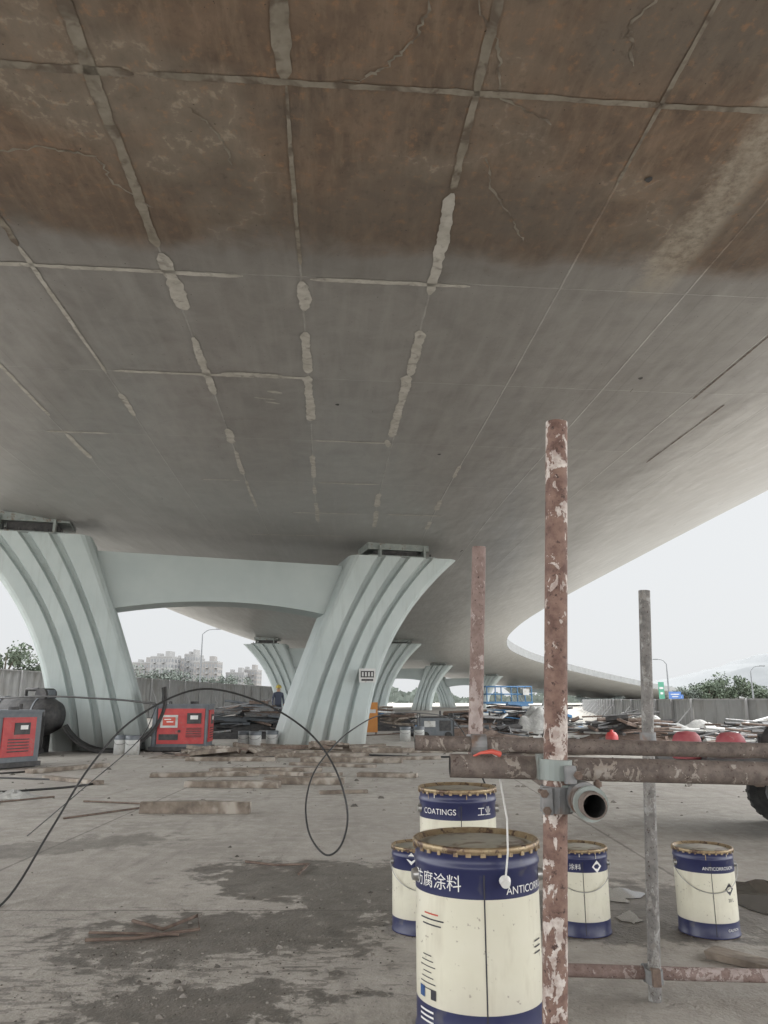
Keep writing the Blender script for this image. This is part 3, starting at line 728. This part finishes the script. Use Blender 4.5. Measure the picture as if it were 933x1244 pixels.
def shell(x,y,rz,r_,ln,a0,a1,name='curved_steel_shell'):
    mb=MB(); n=18;V=[]
    for th,rr2 in((0,r_),(1,r_-.03)):
        for i in range(n+1):
            a=a0+(a1-a0)*i/n
            for q in(-ln/2,ln/2): V.append((rr2*math.cos(a),q,rr2*math.sin(a)))
    F=[]; o2=2*(n+1)
    for i in range(n):
        a=2*i; F+=[(a,a+1,a+3,a+2),(o2+a,o2+a+2,o2+a+3,o2+a+1),(a,a+2,o2+a+2,o2+a),(a+1,o2+a+1,o2+a+3,a+3)]
    F+=[(0,o2,o2+1,1),(2*n,2*n+1,o2+2*n+1,o2+2*n)]
    mb.add(V,F,'rubber',False)
    for q in(-ln/2+.03,ln/2-.03):
        mb.tube([((r_+.02)*math.cos(a0+(a1-a0)*i/n),q,(r_+.02)*math.sin(a0+(a1-a0)*i/n)) for i in range(n+1)],.03,'dark',6)
    mb.obj(name,loc=(x,y,0.02+r_),rz=rz)
shell(-6.15,17.9,R(18),1.12,1.0,R(-150),R(14))
for (x,y) in((-5.35,17.0),(-5.62,17.1),(-3.4,19.4),(-3.1,19.2),(-2.75,19.6),(.6,22.5),(1.0,22.7)):
    mb=MB(); mb.rev([(0,0,'white'),(.15,0,'white'),(.15,.3,'grey'),(.155,.38,'grey'),(.14,.39,'grey'),(0,.38,'grey')],'white',seg=20)
    mb.tube([(.15*math.cos(a),-.15*abs(math.sin(a))-.01,.3-.1*math.sin(a)) for a in np.linspace(0,math.pi,9)],.004,'dark',5)
    mb.obj('plastic_bucket',loc=(x,y,0))

def pile(name,x,y,w,d,h,n,mats,seed,tmix=.6):
    r=random.Random(seed); mb=MB()
    for i in range(n):
        q=r.random(); px=r.gauss(0,w*.27); py=r.uniform(-d/2,d/2); hh=h*max(.05,1-abs(px)/(w*.6)); pz=r.random()*hh+.04
        L_=r.uniform(.3,.9)*w*.5; a=r.gauss(0,.4) if q<.7 else r.uniform(0,3.1); ti=r.gauss(0,.08)
        d_=Vector((math.cos(a)*math.cos(ti),math.sin(a)*math.cos(ti),math.sin(ti)))
        c=Vector((px,py,max(pz,abs(d_.z)*L_/2+.03))); k=r.choice(mats)
        if r.random()<tmix: mb.tube([c-d_*L_/2,c+d_*L_/2],r.choice([.02,.024,.024,.04]),k,7)
        else: mb.box(c,(L_*.8,r.uniform(.06,.3),r.uniform(.03,.1)),k,rz=a,ry=-ti,rx=r.uniform(-.5,.5))
    V=[];m_=12
    for i in range(m_):
        for j in range(m_):
            u_=(i/(m_-1)-.5);v_=(j/(m_-1)-.5); V.append((u_*w,v_*d*1.3,max(0,1-4*u_*u_)*max(0,1-4*v_*v_)*h*.6*r.uniform(.6,1.1)))
    mb.add(V,[(i*m_+j,(i+1)*m_+j,(i+1)*m_+j+1,i*m_+j+1) for i in range(m_-1) for j in range(m_-1)],mats[0])
    mb.obj(name,loc=(x,y,0))
pile('scrap_steel_pile',-4.2,25,4.2,2.2,1.15,130,['dark','rebar','dark','galv','grey'],1)
pile('scrap_steel_pile',-10.5,22,5,2,1.0,70,['dark','rebar','galv','wood'],2)
pile('scaffold_tube_stack',6.2,20.5,4.4,2,.78,150,['rebar','dark','dark','galv','white','wood'],3,.8)
pile('scaffold_tube_stack',2.6,25.5,3.4,1.6,.8,80,['rebar','dark','galv','grey'],4,.7)
pile('timber_stack',3.6,17.5,3.2,1.2,.22,50,['wood','wood','rebar','dark'],5,.25)
pile('scaffold_tube_stack',9.3,19.5,4.2,2,.62,120,['dark','galv','white','dark','rebar'],6,.8)
pile('scrap_steel_pile',-.2,31,5,2,.9,80,['dark','rebar','wood','blue','white'],8)
pile('timber_stack',-1.2,18.2,3.6,1.2,.12,30,['wood','wood','wood','rebar'],9,.15)
pile('scrap_steel_pile',5.2,30,5,2,1.0,110,['dark','white','grey','rebar','blue'],10)
pile('timber_stack',-3.4,16.6,2.6,1.2,.10,22,['wood','wood','rebar'],12,.15)
def tarp(x,y,w,d,h,seed,name='tarpaulin_heap'):
    r=random.Random(seed); n=22; V=[];mb=MB()
    ph=[r.uniform(0,6) for _ in range(6)]
    for i in range(n):
        for j in range(n):
            u_=i/(n-1)-.5;v_=j/(n-1)-.5; e=max(0,1-(2*u_)**4)*max(0,1-(2*v_)**4)
            z=h*e**.6*(.75+.2*math.sin(9*u_+ph[0]+3*v_)+.15*math.sin(14*v_+ph[1]))+.05*h*r.random()
            V.append((u_*w*(1+.08*math.sin(8*v_+ph[2])),v_*d*(1+.08*math.sin(8*u_+ph[3])),max(.003,z)))
    mb.add(V,[(i*n+j,(i+1)*n+j,(i+1)*n+j+1,i*n+j+1) for i in range(n-1) for j in range(n-1)],'tarp',True); mb.obj(name,loc=(x,y,0))
tarp(5.0,26.5,1.1,.9,.85,1); tarp(8.3,21.5,1.6,.9,.55,2); tarp(-10,27,2,1,.9,3); tarp(10.4,20.8,1.4,.8,.5,4); tarp(7.3,23,1.5,1,.75,6)
def board(x,y,w,h,z0,rz,k='orange',name='orange_safety_board'):
    mb=MB(); mb.box((0,0,z0+h/2),(w,.04,h),k); mb.box((0,-.024,z0+h*.7),(w*.7,.008,h*.12),'white')
    for a in(-w*.4,w*.4): mb.tube([(a,.03,0),(a,.03,z0+h)],.02,'dark',6); mb.tube([(a,.03,z0+h*.8),(a,.45,0)],.015,'dark',6)
    mb.obj(name,loc=(x,y,0),rz=rz)
board(-.42,26,.42,.95,.1,R(3)); board(4.0,19.2,.26,.6,.05,R(8)); board(-9.4,20.5,.5,.9,.05,R(20))
# scissor lift
mb=MB(); mb.box((0,0,.42),(2.2,1.0,.35),'blue')
for a in(-.8,.8):
    for b_ in(-.5,.5): mb.tube([(a,b_-.08,.24),(a,b_+.08,.24)],.24,'rubber',18); mb.tube([(a,b_-.09,.24),(a,b_+.09,.24)],.1,'white',12)
for b_ in(-.35,.35):
    for k in range(2):
        z=.62+.16*k; mb.tube([(-.9,b_,z),(.9,b_,z+.15)],.03,'dark',6); mb.tube([(-.9,b_,z+.15),(.9,b_,z)],.03,'dark',6)
mb.box((0,0,1.0),(2.3,1.05,.1),'blue')
for z in(1.4,1.75): mb.tube([(-1.1,-.5,z),(1.1,-.5,z),(1.1,.5,z),(-1.1,.5,z),(-1.1,-.5,z)],.03,'blue',6)
for a in(-1.1,-.4,.4,1.1):
    for b_ in(-.5,.5): mb.tube([(a,b_,1.0),(a,b_,1.75)],.03,'blue',6)
mb.box((.8,-.55,1.5),(.3,.12,.3),'white')
mb.obj('scissor_lift',loc=(5.9,38,0),rz=R(8))
# flatbed cart
mb=MB()
mb.box((.9,0,.60),(2.4,1.15,.07),'dark'); mb.box((.9,-.52,.50),(2.4,.07,.14),'dark'); mb.box((.9,.52,.50),(2.4,.07,.14),'dark')
for a in(.1,.9,1.8): mb.box((a,0,.46),(.07,1.05,.1),'rebar')
for (a,b_) in((.45,-.5),(.45,.5),(1.9,-.5),(1.9,.5)):
    mb.tube([(a,b_-.085,.27),(a,b_-.07,.27),(a,b_+.07,.27),(a,b_+.085,.27)],[.2,.27,.27,.2],'rubber',26)
    mb.tube([(a,b_-.092,.27),(a,b_+.092,.27)],.13,'galv',16); mb.tube([(a,b_-.11,.27),(a,b_+.11,.27)],.045,'dark',10)
    for q in range(24):
        t_=q*math.pi/12; mb.box((a+.272*math.cos(t_),b_,.27+.272*math.sin(t_)),(.012,.13,.03),'rubber',ry=-t_)
mb.tube([(.3,-.3,.64),(.3,-.3,.8),(.3,.3,.8),(.3,.3,.64)],.02,'dark',8)
mb.tube([(-.7,0,.55),(.1,0,.55)],.04,'dark',8); mb.box((-.35,0,.56),(.6,.9,.06),'dark'); mb.box((-.35,-.42,.49),(.6,.05,.12),'dark')
for (a,b_) in((-.05,-.25),(-.40,-.1)):
    mb.rev([(0,0),(.13,0),(.145,.03),(.135,.13),(.115,.20),(.08,.235),(0,.245)],'pink',c=(a,b_,.60),seg=24)
    for q,w_ in ((-.04,.04),(.03,.05)): mb.box((a+q,b_-.138,.60+.12),(w_,.014,.010),'whiteink'); mb.box((a+q,b_-.138,.60+.10),(.010,.014,.045),'whiteink')
mb.rev([(0,0),(.2,0),(.22,.05),(.21,.16),(.15,.25),(0,.28)],'rubber',c=(.42,-.2,.637),seg=24)
mb.box((1.3,.1,.8),(.6,.6,.32),'grey')
mb.obj('flatbed_cart',bevel=.006,loc=(3.2,7.35,0),rz=R(-14))
mb=MB(); mb.rev([(0,0),(.13,0),(.14,.05),(.14,.33),(.1,.4),(.04,.42),(.04,.46),(0,.46)],'red',seg=20); mb.obj('red_jerrycan',loc=(5.2,18.2,0))

# ---------------------------------------------------------------- hoardings
def hoarding(pts,h,z0=0,post=3.0,name='site_hoarding_fence',cap='fencepost'):
    mb=MB()
    for (a,b_) in zip(pts[:-1],pts[1:]):
        a=Vector((*a,0));b2=Vector((*b_,0)); Ln=(b2-a).length; d=(b2-a)/Ln; n=Vector((d.y,-d.x,0)); k=int(Ln/.15)
        V=[]
        for i in range(k+1):
            off=.03*(1 if (i//2)%2 else -1); p=a+d*(Ln*i/k)+n*off; V+=[(p.x,p.y,z0),(p.x,p.y,z0+h)]
        mb.add(V,[(2*i,2*i+2,2*i+3,2*i+1) for i in range(k)],'fence')
        ang=math.atan2(d.y,d.x)
        for i in range(int(Ln/post)+1):
            p=a+d*(i*post)
            for sg in(1,-1):
                q=p+n*.09*sg; mb.box((q.x,q.y,z0+h/2+.02),(.07,.07,h+.06),cap,rz=ang)
                if i%2==0: e=p+n*.9*sg; mb.tube([(q.x,q.y,z0+h*.8),(e.x,e.y,z0)],.025,cap,6)
        c=(a+b2)/2; mb.box((c.x,c.y,z0+h+.02),(Ln,.1,.05),cap,rz=ang)
    mb.obj(name)
hoarding([(-22,5),(-18.2,28),(-12.7,75),(-4,140)],2.45)
hoarding([(11.5,20.5),(10.2,26),(13,45),(24,95)],1.12)
hoarding([(11.5,20.5),(30,15)],1.12)
mb=MB(); mb.box((20.8,17.6,.1),(19.5,.5,.2),'cr1',rz=math.atan2(-5.5,18.5)); mb.obj('concrete_kerb')

# ---------------------------------------------------------------- street lamps & signs
def lamp(x,y,h,arm):
    mb=MB(); mb.tube([(0,0,0),(0,0,h*.7),(0,0,h)],[.12,.09,.06],'lampgrey',8)
    mb.tube(smooth([(0,0,h),(arm*.4,0,h+.5),(arm,0,h+.6)],5),.05,'lampgrey',6); mb.box((arm*1.15,0,h+.6),(abs(arm)*.5,.25,.12),'lampgrey'); mb.box((0,0,.2),(.35,.35,.4),'lampgrey')
    mb.obj('street_lamp',loc=(x,y,0))
lamp(-22.3,95,9,1.8); lamp(45,96,4.6,1.3); lamp(36.2,100,5.6,-1.2); lamp(-7.2,150,9,1.6)
def sign(x,y,h,w,hh,k):
    mb=MB(); mb.tube([(0,0,0),(0,0,h+hh)],.08,'lampgrey',8); mb.box((0,-.1,h+hh/2),(w,.06,hh),k); mb.box((0,-.14,h+hh*.65),(w*.7,.01,hh*.12),'fencepost'); mb.box((0,-.14,h+hh*.35),(w*.5,.01,hh*.12),'fencepost')
    mb.obj('road_sign',loc=(x,y,0))
sign(31,84,1.2,1.3,.8,'sign'); sign(29.6,84,1.2,.6,1.8,'green'); sign(32.8,88,1.0,1.2,.7,'sign')

# ---------------------------------------------------------------- buildings
def building(x,y,w,d,h,fl,cols,k,rz=0,z0=0):
    mb=MB(); mb.box((0,0,h/2),(w,d,h),k); mb.box((0,0,h+.4),(w*1.01,d*1.02,.8),'bwall')
    mb.box((w*.2,0,h+2.1),(w*.22,d*.5,2.6),k); mb.box((-w*.28,0,h+1.6),(w*.15,d*.4,1.6),'bwall')
    fh=h/fl; cw=w/cols
    for i in range(fl):
        for j in range(cols):
            X=-w/2+cw*(j+.5); Z=fh*(i+.5)
            mb.box((X,-d/2-.05,Z),(cw*.5,.1,fh*.5),'glass')
            if j%3==1: mb.box((X,-d/2-.6,Z-fh*.38),(cw*.8,1.2,fh*.22),'bwall')
        for j in range(3): 
            mb.box((w/2+.05,-d/2+d*(j+.5)/3,fh*(i+.5)),(.1,d*.18,fh*.5),'glass')
            mb.box((-w/2-.05,-d/2+d*(j+.5)/3,fh*(i+.5)),(.1,d*.18,fh*.5),'glass')
    mb.obj('apartment_building',loc=(x,y,z0),rz=rz)
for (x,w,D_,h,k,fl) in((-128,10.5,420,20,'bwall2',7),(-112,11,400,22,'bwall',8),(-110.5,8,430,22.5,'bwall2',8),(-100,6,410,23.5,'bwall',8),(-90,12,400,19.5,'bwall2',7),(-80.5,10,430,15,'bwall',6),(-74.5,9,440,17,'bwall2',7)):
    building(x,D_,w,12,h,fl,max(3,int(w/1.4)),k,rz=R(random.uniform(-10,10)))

# ---------------------------------------------------------------- trees
def tree(x,y,h,cr,mat,seed,n=1400,name='tree'):
    r=random.Random(seed); mb=MB(); s=h/8
    mb.tube([(0,0,0),(.1*s,0,h*.25),(0,.1*s,h*.5),(.1*s,0,h*.8)],[.22*s,.17*s,.12*s,.04*s],'bark',8)
    cl=[]
    for i in range(13):
        a=r.uniform(0,6.28); z=h*r.uniform(.35,.95); k=cr*r.uniform(.25,.9)*(1-.6*abs(z/h-.6)); c=Vector((k*math.cos(a),k*math.sin(a),z)); cl.append((c,cr*r.uniform(.18,.4)))
        mb.tube([(0,0,z*.55),c*.6+Vector((0,0,z*.3)),c],[.08*s,.05*s,.02*s],'bark',5)
    V=[];F=[]
    for i in range(n):
        c,rad=r.choice(cl); d=Vector((r.gauss(0,1),r.gauss(0,1),r.gauss(0,.8))).normalized()*rad*r.random()**.4
        p=c+d; q=r.uniform(.1,.25)*cr*.28; A_=Vector((r.gauss(0,1),r.gauss(0,1),r.gauss(0,1))).normalized(); B_=A_.cross(Vector((r.gauss(0,1),r.gauss(0,1),r.gauss(0,1)))).normalized()
        o=len(V); V+=[p-A_*q,p+B_*q*.6,p+A_*q,p-B_*q*.6]; F.append((o,o+1,o+2,o+3))
    mb.add(V,F,mat); mb.obj(name,loc=(x,y,0))
for i,(x,y,h,c) in enumerate(((-35,72,6.8,3.4),(-38,70,7.4,3.6),(-31.5,74,5.0,2.6),(-41,74,8,4))): tree(x,y,h,c,'leafA',20+i,1900)
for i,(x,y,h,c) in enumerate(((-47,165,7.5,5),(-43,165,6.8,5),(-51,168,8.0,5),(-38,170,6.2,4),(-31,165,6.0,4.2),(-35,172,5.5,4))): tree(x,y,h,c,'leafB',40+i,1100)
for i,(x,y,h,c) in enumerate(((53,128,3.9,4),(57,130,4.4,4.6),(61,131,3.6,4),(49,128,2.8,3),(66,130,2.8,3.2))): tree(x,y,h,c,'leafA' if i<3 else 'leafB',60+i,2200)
mb=MB(); r=random.Random(11); V=[];F=[]
for i in range(9000):
    a=r.uniform(-.62,.75); D_=r.uniform(300,380); x=a*D_; hmx=3.4+2.0*math.sin(a*37)+1.2*math.sin(a*91+1)+1.0*math.sin(a*190)
    z=r.random()*max(1.2,hmx); q=r.uniform(.6,1.4)
    A_=Vector((r.gauss(0,1),0.2*r.gauss(0,1),r.gauss(0,1))).normalized(); B_=Vector((-A_.z,0,A_.x))
    p=Vector((x,D_,z)); o=len(V); V+=[p-A_*q,p+B_*q*.7,p+A_*q,p-B_*q*.7]; F.append((o,o+1,o+2,o+3))
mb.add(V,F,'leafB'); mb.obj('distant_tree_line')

# ---------------------------------------------------------------- hills
def hills(name,D_,prof,mat,dep=500):
    mb=MB(); n=160; V=[]
    xs=[p[0] for p in prof]; hs=[p[1] for p in prof]
    m_=10
    for j in range(m_+1):
        for i in range(n+1):
            x=xs[0]+(xs[-1]-xs[0])*i/n; h=float(np.interp(x,xs,hs)); w=math.sin(math.pi*j/m_)
            hh=h*w*(1+.05*math.sin(x*.02+j)+.03*math.sin(x*.07+j*2)); V.append((x,D_+dep*(j/m_-.5),max(-.5,hh)))
    mb.add(V,[(j*(n+1)+i,j*(n+1)+i+1,(j+1)*(n+1)+i+1,(j+1)*(n+1)+i) for j in range(m_) for i in range(n)],mat,True); mb.obj(name)
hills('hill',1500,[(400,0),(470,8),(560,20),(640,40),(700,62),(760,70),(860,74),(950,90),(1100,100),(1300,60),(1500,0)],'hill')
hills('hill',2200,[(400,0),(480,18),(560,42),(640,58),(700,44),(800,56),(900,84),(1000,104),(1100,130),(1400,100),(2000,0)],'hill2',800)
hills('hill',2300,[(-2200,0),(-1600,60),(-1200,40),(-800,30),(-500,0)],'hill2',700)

# ---------------------------------------------------------------- worker
def worker(x,y,rz):
    root=bpy.data.objects.new('construction_worker',None); col.objects.link(root); root.location=(x,y,0); root.rotation_euler[2]=rz
    J=[(0,0,.95),(0,0,1.15),(0,0,1.38),(0,-.01,1.47),(0,-.02,1.56),(0,-.02,1.66),
       (.18,0,1.40),(.24,-.03,1.14),(.2,-.22,.98),(.17,-.30,.96), (-.18,0,1.40),(-.25,.02,1.14),(-.25,-.06,.90),(-.25,-.09,.82),
       (.10,0,.90),(.13,-.03,.50),(.14,.03,.09),(.15,-.12,.04), (-.10,0,.90),(-.12,-.01,.50),(-.13,.04,.09),(-.15,-.11,.04)]
    Ed=[(0,1),(1,2),(2,3),(3,4),(4,5),(2,6),(6,7),(7,8),(8,9),(2,10),(10,11),(11,12),(12,13),(0,14),(14,15),(15,16),(16,17),(0,18),(18,19),(19,20),(20,21)]
    Rd=[.16,.145,.15,.065,.09,.08,.075,.05,.04,.035,.075,.05,.04,.035,.1,.07,.05,.04,.1,.07,.05,.04]
    me=bpy.data.meshes.new('body'); me.from_pydata(J,Ed,[]); o=bpy.data.objects.new('body',me); col.objects.link(o); o.parent=root
    sk=o.modifiers.new('s','SKIN')
    for i,vv in enumerate(me.skin_vertices[0].data): vv.radius=(Rd[i],Rd[i]*.85)
    me.skin_vertices[0].data[0].use_root=True
    sk.use_smooth_shade=True; o.modifiers.new('u','SUBSURF').render_levels=2
    m,nt,b=nodes_of('workwear'); oc=objco(nt); sp=nt.nodes.new('ShaderNodeSeparateXYZ'); L(nt,oc,sp.inputs[0]); z=sp.outputs[2]
    c=mixc(nt,mapr(nt,z,.93,.94),(.03,.035,.05),(.05,.06,.09)); c=mixc(nt,mapr(nt,z,1.48,1.49),c,(.42,.27,.19)); c=mixc(nt,mapr(nt,z,.08,.09,1,0),c,(.02,.02,.02))
    L(nt,c,b.inputs['Base Color']); b.inputs['Roughness'].default_value=.8; me.materials.append(m)
    mb=MB(); mb.rev([(.16,0),(.165,.01),(.13,.015),(.125,.07),(.09,.12),(.04,.145),(0,.15)],'helmet',c=(0,-.02,1.64),seg=20); mb.box((0,-.17,1.645),(.14,.08,.012),'helmet'); mb.obj('hard_hat',parent=root)
    mb=MB(); mb.box((0,-.115,1.585),(.025,.03,.04),'skin',rx=.2)
    for sg in(-1,1): mb.box((sg*.032,-.105,1.61),(.02,.012,.012),'ink'); mb.box((sg*.09,-.02,1.59),(.015,.03,.05),'skin')
    mb.box((0,-.105,1.55),(.045,.012,.01),'redink'); mb.obj('face',parent=root,bevel=.003)
    mb=MB()
    for (hx,hy,hz_) in((.17,-.32,.95),(-.25,-.10,.79)):
        for q in range(5): mb.tube([(hx-.03+.015*q,hy,hz_),(hx-.03+.015*q,hy-.03,hz_-.03),(hx-.03+.015*q,hy-.03,hz_-.06)],[.009,.008,.006],'skin',6)
    mb.obj('fingers',parent=root)
worker(-4.7,35,R(25))

# ---------------------------------------------------------------- world, sun, camera
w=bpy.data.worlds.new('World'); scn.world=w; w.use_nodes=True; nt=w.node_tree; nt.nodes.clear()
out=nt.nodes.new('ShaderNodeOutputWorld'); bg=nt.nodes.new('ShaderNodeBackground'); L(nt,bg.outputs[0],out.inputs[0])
sky=nt.nodes.new('ShaderNodeTexSky'); sky.sky_type='NISHITA'; sky.sun_disc=False; sky.sun_elevation=R(48); sky.sun_rotation=R(60)
sky.dust_density=3
hs=nt.nodes.new('ShaderNodeHueSaturation'); hs.inputs['Saturation'].default_value=.25; L(nt,sky.outputs[0],hs.inputs['Color'])
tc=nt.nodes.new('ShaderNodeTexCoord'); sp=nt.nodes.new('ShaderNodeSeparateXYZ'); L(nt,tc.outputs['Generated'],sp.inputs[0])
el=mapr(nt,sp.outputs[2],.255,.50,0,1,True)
side=mapr(nt,sp.outputs[1],.86,.55,0,1,True)  # extra low-sky brightness away from the view, added to light under the deck
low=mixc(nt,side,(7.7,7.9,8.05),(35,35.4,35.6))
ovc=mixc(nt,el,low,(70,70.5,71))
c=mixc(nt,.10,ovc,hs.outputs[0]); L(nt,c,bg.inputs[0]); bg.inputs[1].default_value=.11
sd=bpy.data.lights.new('sun','SUN'); sd.energy=1.5; sd.angle=R(25); sd.color=(1,.97,.93)
so=bpy.data.objects.new('sun',sd); col.objects.link(so)
so.rotation_euler=Vector((math.sin(R(60))*math.cos(R(48)),math.cos(R(60))*math.cos(R(48)),math.sin(R(48)))).to_track_quat('Z','Y').to_euler()
cd=bpy.data.cameras.new('camera'); cd.sensor_fit='HORIZONTAL'; cd.sensor_width=36; cd.lens=35.9; cd.clip_end=8000; cd.clip_start=.05
co=bpy.data.objects.new('camera',cd); col.objects.link(co); co.location=(0,0,1.12); co.rotation_euler=(R(90+13.8),0,0); scn.camera=co
scn.view_settings.view_transform='Standard'; scn.view_settings.look='None'; scn.view_settings.exposure=0
